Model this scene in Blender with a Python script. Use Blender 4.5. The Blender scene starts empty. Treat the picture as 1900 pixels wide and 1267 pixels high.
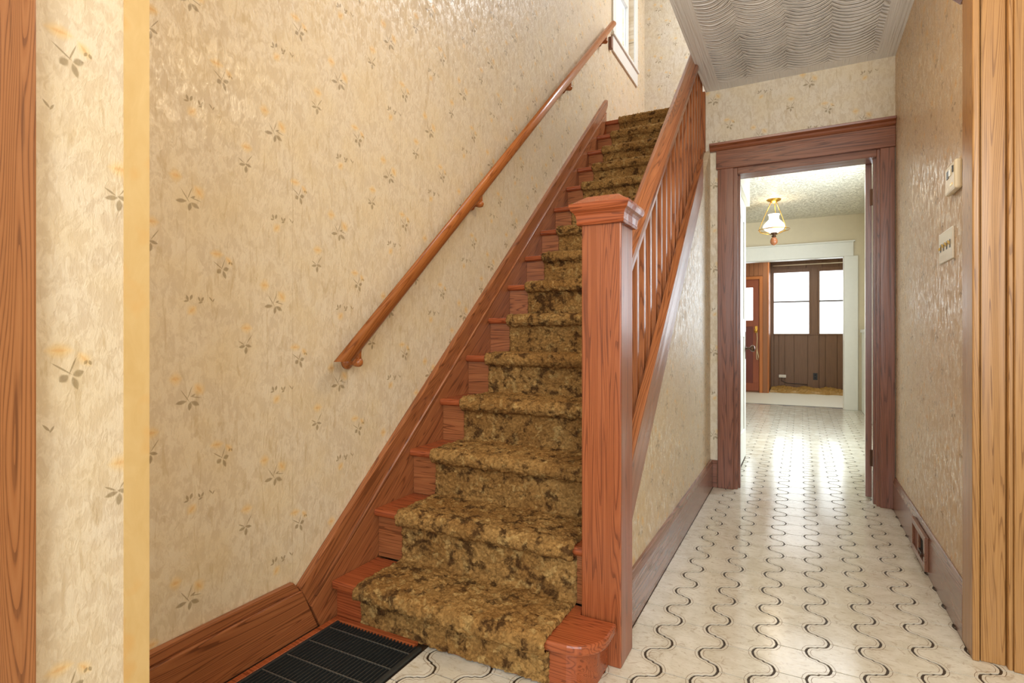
import bpy, bmesh, math, random
import numpy as np
from mathutils import Vector, Matrix
random.seed(7); np.random.seed(7)
C = bpy.context.scene.collection
SC = bpy.context.scene
PI = math.pi

# ------------------------------------------------------------------ camera, world, lights, exposure
cam = bpy.data.cameras.new('camera'); cam_o = bpy.data.objects.new('camera', cam); C.objects.link(cam_o)
cam_o.location = (0, 0, 1.0); cam_o.rotation_euler = (PI/2, 0, math.atan(536/1022))
cam.sensor_width = 36; cam.lens = 1022/1900*36; cam.shift_y = -13.5/1900; cam.clip_start = .02
SC.camera = cam_o
W = bpy.data.worlds.new('world'); SC.world = W; W.use_nodes = True
bg = W.node_tree.nodes['Background']; bg.inputs[0].default_value = (.88, .94, 1, 1); bg.inputs[1].default_value = 2.2
def lamp(name, kind, loc, energy, col, size=.1, rot=(0,0,0), size_y=None):
    l = bpy.data.lights.new(name, kind); l.energy = energy; l.color = col
    if kind == 'AREA':
        l.size = size
        if size_y: l.shape = 'RECTANGLE'; l.size_y = size_y
    else: l.shadow_soft_size = size
    o = bpy.data.objects.new(name, l); C.objects.link(o); o.location = loc; o.rotation_euler = rot
    return o
WARM = (1, .78, .52)
lamp('foyer_ceiling_lamp', 'POINT', (-.25, 1.65, 2.27), 14, WARM, .11)
lamp('front_room_lamp', 'POINT', (.55, .15, 1.8), 32, (1, .89, .74), .16)
lamp('front_fill', 'AREA', (.5, -2.15, 1.6), 72, (.86, .94, 1), 1.7, (math.radians(90), 0, 0), 1.7)  # added cool fill from behind the camera
lamp('upstairs_fill', 'AREA', (.2, 4.9, 4.9), 46, (.90, .95, 1), .9, (0, math.radians(25), 0))  # added soft fill over the stairwell; no fixture stands up there
lamp('kitchen_glare_fill', 'AREA', (.735, 5.8, 1.45), 62, (.76, .89, 1), 1.3, (0, math.radians(90), 0), 1.2)  # unseen panel added for glare on newel and balusters; the wall has no window
lamp('kitchen_top_fill', 'AREA', (.1, 6.6, 2.5), 7, (.88, .94, 1), .8, (0, 0, 0))  # added overhead fill for the kitchen; the pendant is its only fixture
lamp('back_room_daylight', 'AREA', (-.1, 10.0, 2.25), 7, (.95, .98, 1), .7, (0, 0, 0))
SC.view_settings.view_transform = 'Standard'; SC.view_settings.look = 'None'
SC.view_settings.gamma = 1; SC.view_settings.exposure = 0.48
SC.view_settings.use_curve_mapping = False
SC.cycles.max_bounces = 8; SC.cycles.diffuse_bounces = 5

# ------------------------------------------------------------------ helpers
def s2l(c):
    return tuple((v/255/12.92 if v/255 <= .04045 else ((v/255+.055)/1.055)**2.4) for v in c) + (1,)
class NT:
    def __init__(s, name):
        s.m = bpy.data.materials.new(name); s.m.use_nodes = True
        s.t = s.m.node_tree; s.b = s.t.nodes['Principled BSDF']
    def n(s, typ, **kw):
        nd = s.t.nodes.new(typ)
        for k, v in kw.items():
            if k == 'inp':
                for i, x in v.items():
                    if isinstance(x, bpy.types.NodeSocket): s.t.links.new(x, nd.inputs[i])
                    else: nd.inputs[i].default_value = x
            else: setattr(nd, k, v)
        return nd
    def math(s, op, a, b=None, c=None):
        d = {0: a}
        if b is not None: d[1] = b
        if c is not None: d[2] = c
        return s.n('ShaderNodeMath', operation=op, inp=d).outputs[0]
    def pos(s): return s.n('ShaderNodeNewGeometry').outputs['Position']
    def sep(s, v): return s.n('ShaderNodeSeparateXYZ', inp={0: v}).outputs
    def comb(s, x, y, z=0.0): return s.n('ShaderNodeCombineXYZ', inp={0: x, 1: y, 2: z}).outputs[0]
    def mapping(s, v, loc=(0,0,0), rot=(0,0,0), sc=(1,1,1), typ='POINT'):
        return s.n('ShaderNodeMapping', vector_type=typ, inp={0: v, 1: loc, 2: rot, 3: sc}).outputs[0]
    def noise(s, v, scale, detail=2, rough=.5, dist=0):
        return s.n('ShaderNodeTexNoise', inp={'Vector': v, 'Scale': scale, 'Detail': detail, 'Roughness': rough, 'Distortion': dist}).outputs[0]
    def ramp(s, f, stops, interp='LINEAR'):
        r = s.n('ShaderNodeValToRGB', inp={0: f}); e = r.color_ramp; e.interpolation = interp
        while len(e.elements) < len(stops): e.elements.new(.5)
        for el, (p, c) in zip(e.elements, stops): el.position = p; el.color = c
        return r.outputs[0]
    def mix(s, f, a, b, mode='MIX'):
        m = s.n('ShaderNodeMix', data_type='RGBA', blend_type=mode)
        for i, x in ((0, f), (6, a), (7, b)):
            if isinstance(x, bpy.types.NodeSocket): s.t.links.new(x, m.inputs[i])
            else: m.inputs[i].default_value = x
        return m.outputs[2]
    def rng(s, f, a, b, c=0., d=1., smooth=False):
        return s.n('ShaderNodeMapRange', interpolation_type='SMOOTHSTEP' if smooth else 'LINEAR', inp={0: f, 1: a, 2: b, 3: c, 4: d}).outputs[0]
    def bump(s, h, strength=.3, dist=.005):
        o = s.n('ShaderNodeBump', inp={'Strength': strength, 'Distance': dist, 'Height': h}).outputs[0]
        s.t.links.new(o, s.b.inputs['Normal'])
    def set(s, **kw):
        for k, v in kw.items():
            k = k.replace('_', ' ')
            if isinstance(v, bpy.types.NodeSocket): s.t.links.new(v, s.b.inputs[k])
            else: s.b.inputs[k].default_value = v
        return s.m

def plain(name, col, rough=.5, metal=0, noise=0, **kw):
    n = NT(name); c = s2l(col)
    if noise:
        f = n.noise(n.pos(), 25, 3)
        n.set(Base_Color=n.mix(f, tuple(x*(1-noise) for x in c[:3])+(1,), tuple(min(1, x*(1+noise)) for x in c[:3])+(1,)))
    else: n.set(Base_Color=c)
    return n.set(Roughness=rough, Metallic=metal, **kw)

AL = math.atan(.868)
ROT = {'Z': (0,0,0), 'Y': (PI/2,0,0), 'X': (0,-PI/2,0), 'S': (PI/2-AL,0,0)}
def wood(name, dark, mid, light, axis='Z', rough=.32, k=1.0, seed=0.0, band=26):
    n = NT(name)
    p = n.mapping(n.pos(), rot=ROT[axis])
    p1 = n.mapping(p, loc=(seed, seed*.7, 0), sc=(12*k, 12*k, .45*k))
    n1 = n.noise(p1, 1.0, 2, .45, .25)
    ring = n.math('FRACT', n.math('MULTIPLY', n1, band*1.35))
    p2 = n.mapping(p, sc=(1, 1, .03))
    fib = n.noise(p2, 380*k, 2, .6)
    fib2 = n.noise(p2, 130*k, 2, .5)
    g = n.ramp(ring, [(0, s2l(dark)), (.14, s2l(dark)), (.26, s2l(mid)), (.6, s2l(light)), (1, s2l(mid))])
    g = n.mix(.3, g, s2l(mid))
    c = n.mix(n.rng(fib, .40, .9), g, s2l(mid))
    c = n.mix(n.rng(fib2, .3, .42, .45, 0), c, s2l(dark))
    lowf = n.noise(n.mapping(p, sc=(1, 1, .3)), 3.0, 2)
    c = n.mix(n.rng(lowf, .35, .7, .25, 0), c, n.mix(1.0, c, (.55, .5, .5, 1), 'MULTIPLY'))
    n.bump(n.math('ADD', n.math('MULTIPLY', fib, .6), ring), .08, .002)
    return n.set(Base_Color=c, Roughness=rough)

class MB:
    """collects shapes, then becomes ONE mesh object"""
    def __init__(s): s.v = []; s.f = []; s.mi = []
    def add(s, vs, fs, mi=0):
        o = len(s.v); s.v += [tuple(v) for v in vs]; s.f += [tuple(i+o for i in f) for f in fs]; s.mi += [mi]*len(fs); return s
    def box(s, a, b, mi=0):
        (x0,y0,z0),(x1,y1,z1) = a, b
        x0,x1 = min(x0,x1),max(x0,x1); y0,y1 = min(y0,y1),max(y0,y1); z0,z1 = min(z0,z1),max(z0,z1)
        return s.add([(x0,y0,z0),(x1,y0,z0),(x1,y1,z0),(x0,y1,z0),(x0,y0,z1),(x1,y0,z1),(x1,y1,z1),(x0,y1,z1)],
            [(0,3,2,1),(4,5,6,7),(0,1,5,4),(1,2,6,5),(2,3,7,6),(3,0,4,7)], mi)
    def prism(s, pts, a, b, axis='X', mi=0):
        """polygon swept along axis; pts are (y,z) for X, (x,z) for Y, (x,y) for Z"""
        n = len(pts)
        mk = {'X': lambda p,t: (t,p[0],p[1]), 'Y': lambda p,t: (p[0],t,p[1]), 'Z': lambda p,t: (p[0],p[1],t)}[axis]
        return s.add([mk(p,a) for p in pts]+[mk(p,b) for p in pts],
            [tuple(range(n))[::-1], tuple(range(n,2*n))]+[(i,(i+1)%n,n+(i+1)%n,n+i) for i in range(n)], mi)
    def sweep(s, prof, path, closed_path=False, mi=0):
        """prof: list of (u,w) ; path: list of (point, u_vec, w_vec)"""
        n = len(prof); vs = []
        for p,u,w in path:
            for a,b in prof: vs.append(tuple(Vector(p)+Vector(u)*a+Vector(w)*b))
        m = len(path); fs = []
        for j in range(m if closed_path else m-1):
            k = (j+1) % m
            for i in range(n): fs.append((j*n+i, j*n+(i+1)%n, k*n+(i+1)%n, k*n+i))
        if not closed_path: fs += [tuple(range(n))[::-1], tuple(range((m-1)*n, m*n))]
        return s.add(vs, fs, mi)
    def tube(s, pts, r, n=8, closed=False, mi=0):
        P = [Vector(p) for p in pts]; path = []; m = len(P)
        for i, p in enumerate(P):
            if closed: t = P[(i+1)%m]-P[i-1]
            else: t = P[min(i+1,m-1)]-P[max(i-1,0)]
            t.normalize(); up = Vector((0,0,1)) if abs(t.z) < .95 else Vector((1,0,0))
            u = t.cross(up).normalized(); w = u.cross(t).normalized(); path.append((p,u,w))
        prof = [(r*math.cos(2*PI*k/n), r*math.sin(2*PI*k/n)) for k in range(n)]
        return s.sweep(prof, path, closed, mi)
    def lathe(s, prof, c, axis='Z', n=24, mi=0):
        """prof list of (r,h)"""
        mk = {'Z': lambda r,a,h: (c[0]+r*math.cos(a), c[1]+r*math.sin(a), c[2]+h),
              'X': lambda r,a,h: (c[0]+h, c[1]+r*math.cos(a), c[2]+r*math.sin(a)),
              'Y': lambda r,a,h: (c[0]+r*math.cos(a), c[1]+h, c[2]+r*math.sin(a))}[axis]
        m = len(prof); vs = [mk(r, 2*PI*i/n, h) for r,h in prof for i in range(n)]
        fs = [(j*n+i, j*n+(i+1)%n, (j+1)*n+(i+1)%n, (j+1)*n+i) for j in range(m-1) for i in range(n)]
        return s.add(vs, fs+[tuple(range(n)), tuple(range((m-1)*n, m*n))], mi)
    def build(s, name, mats, parent=None, bevel=0, smooth=False, loc=None):
        me = bpy.data.meshes.new(name)
        off = Vector(loc) if loc else (parent_world(parent) if parent else Vector((0,0,0)))
        me.from_pydata([tuple(Vector(v)-off) for v in s.v], [], s.f)
        for m in (mats if isinstance(mats, (list, tuple)) else [mats]): me.materials.append(m)
        me.polygons.foreach_set('material_index', s.mi)
        bm = bmesh.new(); bm.from_mesh(me); bmesh.ops.recalc_face_normals(bm, faces=bm.faces); bm.to_mesh(me); bm.free()
        if smooth: me.shade_smooth()
        o = bpy.data.objects.new(name, me); C.objects.link(o)
        if parent: o.parent = parent
        if loc: o.location = off - (parent_world(parent) if parent else Vector((0,0,0)))
        if bevel:
            b = o.modifiers.new('bevel', 'BEVEL'); b.width = bevel; b.segments = 2; b.limit_method = 'ANGLE'; b.angle_limit = math.radians(40)
        return o
def parent_world(o):
    v = Vector((0,0,0))
    while o: v += o.location; o = o.parent
    return v
def tag(o, label, cat, group=None, kind=None):
    o['label'] = label; o['category'] = cat
    if group: o['group'] = group
    if kind: o['kind'] = kind
    return o
def thing(name, label, cat, loc, group=None, kind=None):
    o = bpy.data.objects.new(name, None); C.objects.link(o); o.location = loc; o.empty_display_size = .05
    return tag(o, label, cat, group, kind)
def box(name, a, b, m, parent=None, bevel=0):
    return MB().box(a, b).build(name, m, parent, bevel)
def child_copy(src, parent, loc):
    c = src.copy(); C.objects.link(c); c.parent = parent; c.location = Vector(loc)-parent_world(parent)
    return c

# ------------------------------------------------------------------ materials
# --- floral wallpaper: a printed repeat of four sprigs, half-drop lattice .2775 x .549
LEAVES = []; FLOWERS = []
def sprig(cx, cz, leaves, flowers):
    for dx, dz, a, la, lb in leaves: LEAVES.append((cx+dx, cz+dz, math.radians(a), la, lb))
    for dx, dz, a, la, lb in flowers: FLOWERS.append((cx+dx, cz+dz, math.radians(a), la, lb))
U = lambda y: y-.787
V = lambda z: z-1.02
sprig(U(.928), V(1.364), [(-.021,-.001,8,.016,.0062),(.003,-.013,80,.013,.006),(.018,-.007,-28,.014,.007),
    (-.010,.016,125,.024,.0016),(.003,.024,68,.022,.0014),(.020,.010,-12,.018,.0015),(.012,.015,25,.008,.003)],
    [(-.036,.064,0,.016,.013),(.029,.032,-50,.018,.012)])
sprig(U(1.026), V(1.185), [(-.009,-.003,40,.0088,.0078),(.013,.005,20,.0095,.007),(.008,-.012,110,.013,.0055),
    (-.012,.014,145,.020,.0017),(.004,.018,70,.018,.0015)],
    [(-.016,.046,0,.019,.009),(.022,.03,-50,.014,.007)])
sprig(U(1.026)+.02, V(1.185)+.02, [(.004,.004,60,.005,.003),(.011,.003,110,.005,.003)], [])
sprig(U(.934), V(1.094), [(-.010,.006,110,.009,.0042),(.001,.008,70,.009,.0045),(-.013,-.003,10,.008,.003),
    (.024,.004,115,.008,.0032),(.033,.004,60,.008,.0038),(.028,-.005,20,.007,.003),(.058,.006,130,.009,.0022),(.066,.003,60,.007,.002)],
    [(.003,-.028,45,.015,.010)])
sprig(U(.826), V(1.235), [(-.012,.002,12,.012,.005),(.009,.004,-15,.012,.0048),(.001,-.010,85,.012,.0062),
    (.012,.024,55,.020,.0016),(-.014,.013,150,.012,.002)],
    [(.003,.058,0,.018,.011)])
def wallpaper(name, axis, off=(0, 0), tint=(1, 1, 1)):
    n = NT(name); P = n.sep(n.pos()); h = n.math('ADD', P[1] if axis == 'Y' else P[0], off[0]); z = n.math('ADD', P[2], off[1])
    col = n.math('FLOOR', n.math('DIVIDE', n.math('SUBTRACT', h, .787), .2775))
    u = n.math('SUBTRACT', n.math('SUBTRACT', h, .787), n.math('MULTIPLY', col, .2775))
    zz = n.math('SUBTRACT', n.math('SUBTRACT', z, 1.02), n.math('MULTIPLY', col, .2745))
    v = n.math('SUBTRACT', zz, n.math('MULTIPLY', n.math('FLOOR', n.math('DIVIDE', zz, .549)), .549))
    uv = n.comb(u, v)
    def field(items):
        acc = None
        for x, y, a, la, lb in items:
            q = n.sep(n.mapping(uv, (x, y, 0), (0, 0, a), (la, lb, 1), 'TEXTURE'))
            f = n.math('MULTIPLY_ADD', q[0], q[0], n.math('ABSOLUTE', q[1]))
            acc = f if acc is None else n.math('MINIMUM', acc, f)
        return acc
    leaf = n.rng(field(LEAVES), .55, 1.2, 1, 0, True)
    flo = field(FLOWERS)
    hz = n.comb(h, z)
    # mottled satin ground
    d1 = n.noise(n.mapping(hz, rot=(0, 0, .6), sc=(1, .6, 1)), 36, 3, .6, .8)
    d2 = n.noise(n.mapping(hz, rot=(0, 0, -.5), sc=(1, .45, 1)), 85, 3, .6, 1.2)
    d3 = n.noise(hz, 7, 2)
    sat = n.rng(n.math('ADD', n.math('MULTIPLY', d1, .6), n.math('MULTIPLY', d2, .4)), .44, .57, 0, 1)
    tc = lambda c: tuple(a*b for a, b in zip(s2l(c)[:3], tint))+(1,)
    g = n.mix(sat, tc((205, 186, 157)), tc((221, 205, 178)))
    g = n.mix(n.rng(d3, .4, .68, 0, .35), g, tc((216, 192, 146)))
    ghost = n.noise(n.mapping(hz, rot=(0, 0, .9), sc=(1, .18, 1)), 38, 2, .5, 1.5)
    g = n.mix(n.rng(ghost, .60, .68, 0, .28), g, tc((170, 140, 88)))
    g = n.mix(n.rng(flo, .1, 2.1, .62, 0, True), g, tc((226, 188, 120)))
    g = n.mix(n.rng(flo, .0, .6, .36, 0, True), g, tc((204, 138, 74)))
    g = n.mix(n.math('MULTIPLY', leaf, .66), g, n.mix(n.noise(hz, 90, 1), tc((104, 84, 54)), tc((150, 128, 84))))
    seam = n.math('ABSOLUTE', n.math('SUBTRACT', n.math('FRACT', n.math('DIVIDE', n.math('SUBTRACT', h, .445), .555)), .5))
    g = n.mix(n.rng(seam, 0, .0025, .35, 0), g, tc((140, 110, 70)))
    fine = n.noise(n.mapping(hz, sc=(1, .35, 1)), 150, 2, .6)
    n.bump(n.math('ADD', n.math('MULTIPLY', sat, .5), n.math('MULTIPLY', fine, 1.0)), .36, .003)
    return n.set(Base_Color=g, Roughness=n.rng(sat, 0, 1, .62, .26))
M = {}
M['paper_y'] = wallpaper('wallpaper_y', 'Y')
M['paper_near'] = wallpaper('wallpaper_near', 'Y', (-.022, -.29))
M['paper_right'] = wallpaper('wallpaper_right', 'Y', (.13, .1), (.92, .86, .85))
M['paper_x_daylit'] = wallpaper('wallpaper_x_daylit', 'X', (.05, .21), (.97, 1.05, 1.18))  # same paper, cooled in colour to imitate daylight on far and landing walls
def strip_paper():
    n = NT('wallpaper_yellowed'); p = n.pos()
    a = n.noise(n.mapping(p, sc=(1, 1, .4)), 30, 3, .6, 1)
    g = n.mix(a, s2l((196, 160, 98)), s2l((214, 184, 128)))
    g = n.mix(n.rng(n.noise(p, 11, 2), .58, .66, 0, .5), g, s2l((208, 160, 92)))
    return n.set(Base_Color=g, Roughness=.55)
M['strip'] = strip_paper()
# stained fir / oak
RD, RM, RL = (84, 44, 22), (156, 94, 56), (178, 116, 72)
for ax in 'XYZS':
    M['wood'+ax] = wood('stained_wood_'+ax, RD, RM, RL, ax, .30)
M['tread'] = wood('tread_wood', (104, 50, 26), (160, 82, 46), (178, 98, 56), 'X', .25, seed=3)
M['newel'] = wood('newel_wood', (96, 46, 24), (154, 84, 48), (172, 100, 60), 'Z', .30, seed=5.3, band=30)
M['oak'] = wood('golden_oak', (112, 72, 32), (174, 128, 74), (188, 144, 90), 'Z', .35, seed=9, band=34)
M['oakL'] = wood('brown_oak', (96, 54, 26), (158, 100, 56), (172, 116, 70), 'Z', .38, seed=2, band=40)
M['casingZ'] = wood('casing_wood_z', (70, 38, 26), (128, 80, 60), (148, 98, 76), 'Z', .28, seed=7, band=22)
M['casingX'] = wood('casing_wood_x', (70, 38, 26), (130, 82, 60), (150, 100, 76), 'X', .28, seed=4, band=22)
M['capX'] = wood('casing_cap_wood', (84, 42, 22), (134, 76, 46), (150, 90, 58), 'X', .3, seed=1)
M['baseY'] = wood('baseboard_wood', (90, 58, 44), (136, 94, 74), (152, 112, 92), 'Y', .24, seed=8)
M['rail'] = wood('handrail_wood', (122, 64, 28), (176, 104, 52), (190, 120, 66), 'S', .28, seed=6)
M['white'] = plain('white_paint', (226, 224, 216), .35, noise=.03)
M['cream'] = plain('cream_paint', (222, 212, 188), .45, noise=.03)
M['plaster_wall'] = plain('plaster_wall', (214, 200, 172), .6, noise=.04)
M['brass'] = plain('brass', (206, 160, 72), .28, 1)
M['brown_metal'] = plain('bronze', (78, 54, 38), .4, .8)
M['black_iron'] = plain('black_iron', (52, 54, 53), .42, .3, noise=.2)
M['black'] = plain('black_void', (8, 8, 8), .7)
M['black_plastic'] = plain('black_plastic', (34, 32, 30), .4)
M['ivory'] = plain('ivory_plastic', (224, 212, 184), .35)
M['gold_toggle'] = plain('yellowed_plastic', (196, 166, 92), .3)
M['plate'] = plain('switch_plate_white', (226, 222, 210), .25)
M['rope'] = plain('rope', (214, 190, 148), .8)
M['rust'] = plain('rust_damper', (124, 66, 38), .6, noise=.2)
M['cord'] = plain('dark_cord', (48, 40, 34), .5)

def ceiling_mat():
    n = NT('swirl_plaster'); P = n.sep(n.pos())
    nz = n.noise(n.pos(), 3.2, 2)
    xw = n.math('ADD', P[0], n.math('MULTIPLY', nz, .07))
    colf = n.math('DIVIDE', n.math('ADD', xw, .47), .215)
    xl = n.math('SUBTRACT', n.math('FRACT', colf), .52)
    ci = n.math('FLOOR', colf)
    arc = n.math('MULTIPLY', n.math('MULTIPLY', xl, xl), .26)
    nz2 = n.noise(n.mapping(n.pos(), sc=(1, 2, 1)), 5, 2)
    y = n.math('ADD', n.math('ADD', P[1], arc), n.math('ADD', n.math('MULTIPLY', ci, .37), n.math('MULTIPLY', nz2, .05)))
    s = n.math('SINE', n.math('MULTIPLY', y, 2*PI/.034))
    s2 = n.math('SINE', n.math('MULTIPLY', y, 2*PI/.0171))
    hgt = n.math('POWER', n.math('ADD', n.math('MULTIPLY', s, .5), .5), 5.0)
    hgt = n.math('ADD', hgt, n.math('MULTIPLY', s2, .12))
    amp = n.rng(n.noise(n.mapping(n.pos(), sc=(1, .6, 1)), 7, 2), .3, .62, .2, 1.1)
    hgt = n.math('MULTIPLY', hgt, amp)
    edge = n.math('MULTIPLY', n.rng(P[0], -.465, -.455), n.rng(P[0], .375, .385, 1, 0))
    edge = n.math('MULTIPLY', edge, n.rng(P[1], 3.68, 3.74, 1, 0))
    comb_ = n.math('MULTIPLY', n.noise(n.mapping(n.pos(), sc=(1, .03, 1)), 90, 2), .5)
    hgt = n.math('ADD', n.math('MULTIPLY', hgt, edge), n.math('MULTIPLY', comb_, n.math('SUBTRACT', 1.0, edge)))
    n.bump(hgt, 1.0, .014)
    return n.set(Base_Color=n.mix(nz, s2l((226, 229, 233)), s2l((234, 236, 238))), Roughness=.5)
M['swirl'] = ceiling_mat()
def popcorn():
    n = NT('stippled_ceiling'); p = n.pos()
    a = n.noise(p, 42, 3, .7)
    n.bump(n.rng(a, .5, .62), .9, .012)
    return n.set(Base_Color=s2l((226, 218, 198)), Roughness=.55)
M['popcorn'] = popcorn()
def tile_mat():
    n = NT('floor_tile_face'); p = n.pos()
    a = n.noise(p, 9, 4, .6, 1.0)
    b = n.noise(n.mapping(p, rot=(0, 0, .5), sc=(1, 2.6, 1)), 34, 3, .65, 1.2)
    c = n.mix(n.rng(a, .35, .65), s2l((208, 200, 182)), s2l((224, 218, 204)))
    c = n.mix(n.rng(b, .54, .70, 0, .5), c, s2l((168, 148, 116)))
    c = n.mix(n.rng(n.noise(p, 15, 3, .7, 2.0), .60, .66, 0, .35), c, s2l((150, 122, 88)))
    n.bump(n.math('ADD', b, n.noise(p, 140, 2)), .10, .0015)
    return n.set(Base_Color=c, Roughness=n.rng(a, .3, .7, .10, .17))
M['tile'] = tile_mat()
M['tile_line'] = plain('floor_tile_line', (116, 92, 62), .35)
M['grout'] = plain('floor_joint', (62, 46, 30), .5, noise=.2)
def carpet_mat():
    n = NT('shag_carpet'); p = n.pos()
    a = n.noise(p, 21, 4, .62, .25)
    b = n.n('ShaderNodeTexVoronoi', inp={'Vector': p, 'Scale': 150}).outputs['Color']
    bv = n.n('ShaderNodeSeparateColor', inp={0: b}).outputs[0]
    d = n.noise(n.mapping(p, loc=(4, 2, 1)), 24, 3, .6, .6)
    c = n.mix(n.rng(n.noise(p, 6, 2), .35, .65), s2l((150, 111, 62)), s2l((172, 134, 80)))
    c = n.mix(n.rng(d, .56, .63, 0, .75), c, s2l((186, 154, 98)))
    c = n.mix(n.rng(a, .52, .62, 0, .85), c, s2l((70, 46, 26)))
    c = n.mix(n.math('MULTIPLY', bv, .8), c, n.mix(1.0, c, (.42, .38, .34, 1), 'MULTIPLY'))
    n.bump(n.noise(p, 260, 2), .5, .004)
    return n.set(Base_Color=c, Roughness=.95, Specular_IOR_Level=.1)
M['carpet'] = carpet_mat()
def panel(name, c1, c2):
    n = NT(name); p = n.pos()
    f = n.noise(n.mapping(p, sc=(1, 1, .05)), 70, 3, .6)
    return n.set(Base_Color=n.mix(f, s2l(c1), s2l(c2)), Roughness=.45)
M['panel_brown'] = panel('brown_panelling', (96, 68, 46), (134, 100, 70))
M['panel_orange'] = panel('orange_panelling', (138, 84, 46), (170, 110, 64))
M['orange_trim'] = panel('orange_trim', (176, 98, 40), (206, 126, 58))
M['door_red'] = panel('red_brown_door', (132, 62, 32), (164, 84, 46))
M['beige_floor'] = plain('worn_floor', (222, 216, 196), .4, noise=.06)
M['rug'] = panel('gold_rug', (120, 86, 34), (196, 156, 80))
def glow(name, col, e):
    n = NT(name); c = s2l(col)
    return n.set(Base_Color=c, Roughness=.5, Emission_Color=c, Emission_Strength=e)
M['shade_lit'] = glow('backlit_window_shade', (238, 246, 252), 2.2)
M['milk'] = glow('lit_milk_glass', (255, 246, 232), 1.2)
def glass():
    n = NT('window_glass'); n.set(Base_Color=(1, 1, 1, 1), Roughness=0.0, Transmission_Weight=1.0, IOR=1.05)
    return n.m
M['glass'] = glass()
M['amber'] = plain('amber_glass', (150, 92, 58), .15)
def white_brick():
    n = NT('painted_brick'); p = n.sep(n.pos())
    b = n.n('ShaderNodeTexBrick', inp={'Vector': n.comb(p[1], p[2]), 'Scale': 5.0, 'Mortar Size': .03})
    n.bump(n.math('SUBTRACT', 1.0, b.outputs['Fac']), .6, .01)
    return n.set(Base_Color=s2l((226, 226, 220)), Roughness=.5)
M['brick'] = white_brick()

# ------------------------------------------------------------------ stair constants
R, Hs, Y1, Z1, N = .2181, .1893, 1.413, .139, 15
yn = lambda n: Y1+R*(n-1)
zn = lambda n: Z1+Hs*(n-1)
nose = lambda y: Z1+.868*(y-Y1)
CEIL = 2.597
XL = -1.49            # stair wall
XR = .48              # hall right wall
YF = 3.82             # far wall of the hall

# ------------------------------------------------------------------ structure
def struct(name, mb, m, label, cat, bevel=0):
    return tag(mb.build(name, m, None, bevel), label, cat, None, 'structure')
# floor: one slab, the tiles are its children
floor = struct('floor', MB().box((-1.6, -2.3, -.12), (2.6, 8.72, -.0025)), M['grout'],
    'beige lantern tile floor running from the stair foot through the hall to the kitchen', 'floor')
struct('floor_backroom', MB().box((-1.9, 8.72, -.12), (1.4, 11.3, .002)), M['beige_floor'],
    'bare whitish floor of the panelled back room beyond the kitchen', 'floor')

# lantern tiles: lattice PX x PY with half-drop, P node at (PX0, PY0)
PX, PY, PX0, PY0 = .1491, .1594, -.069, 2.129
HALF = [(0,0),(-.003,.016),(-.009,.028),(-.019,.034),(-.030,.0365),(-.036,.0435),(-.047,.046),(-.057,.052),(-.063,.064),(-.066,.0797)]
LEFT = HALF + [(x, PY-y) for x, y in HALF[-2::-1]]              # left side of a tile from P down-side up to next P
def tile_mesh():
    n = len(LEFT); SW = .083
    vs = []; fs = []; mi = []
    def offs(d):
        out = []
        for k in range(n):
            a = LEFT[max(k-1, 0)]; b = LEFT[min(k+1, n-1)]
            t = (b[0]-a[0], b[1]-a[1]); L = math.hypot(*t)
            x, y = LEFT[k][0]+t[1]/L*d, LEFT[k][1]-t[0]/L*d
            if k == 0: x, y = LEFT[0][0]+d, 0
            if k == n-1: x, y = LEFT[-1][0]+d, PY
            out.append((x, min(max(y, .0021), PY-.0021)))
        return out
    o1, o2, o3 = offs(.0037), offs(.0112), offs(.0128)
    for k in range(n):
        row = [o1[k], o2[k], o3[k]]
        row += [(SW-x, y) for x, y in row[::-1]]
        for x, y in row: vs.append((x-SW/2, y-PY/2, 0))
    for j in range(n-1):
        for i in range(5):
            fs.append((j*6+i, j*6+i+1, (j+1)*6+i+1, (j+1)*6+i)); mi.append(1 if i in (1, 3) else 0)
    # skirt
    ring = [i for i in range(6)]+[j*6+5 for j in range(1, n)]+[(n-1)*6+i for i in range(4, -1, -1)]+[j*6 for j in range(n-2, 0, -1)]
    o = len(vs); vs += [(vs[i][0], vs[i][1], -.003) for i in ring]
    for k in range(len(ring)):
        a, b = ring[k], ring[(k+1) % len(ring)]; fs.append((a, o+k, o+(k+1) % len(ring), b)); mi.append(0)
    return vs, fs, mi
TV, TF, TM = tile_mesh()
def new_tile_mesh():
    me = bpy.data.meshes.new('floor_tile'); me.from_pydata(TV, [], TF); me.materials.append(M['tile']); me.materials.append(M['tile_line'])
    me.polygons.foreach_set('material_index', TM); return me
tile_me = new_tile_mesh()
def clip_mesh(cx, cy, planes):
    bm = bmesh.new(); bm.from_mesh(tile_me)
    for co, no in planes:
        bmesh.ops.bisect_plane(bm, geom=bm.verts[:]+bm.edges[:]+bm.faces[:], plane_co=(co[0]-cx, co[1]-cy, 0), plane_no=no, clear_outer=True)
    if not bm.faces: bm.free(); return None
    me = bpy.data.meshes.new('floor_tile'); bm.to_mesh(me); bm.free()
    me.materials.append(M['tile']); me.materials.append(M['tile_line']); return me
tiles = []
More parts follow.
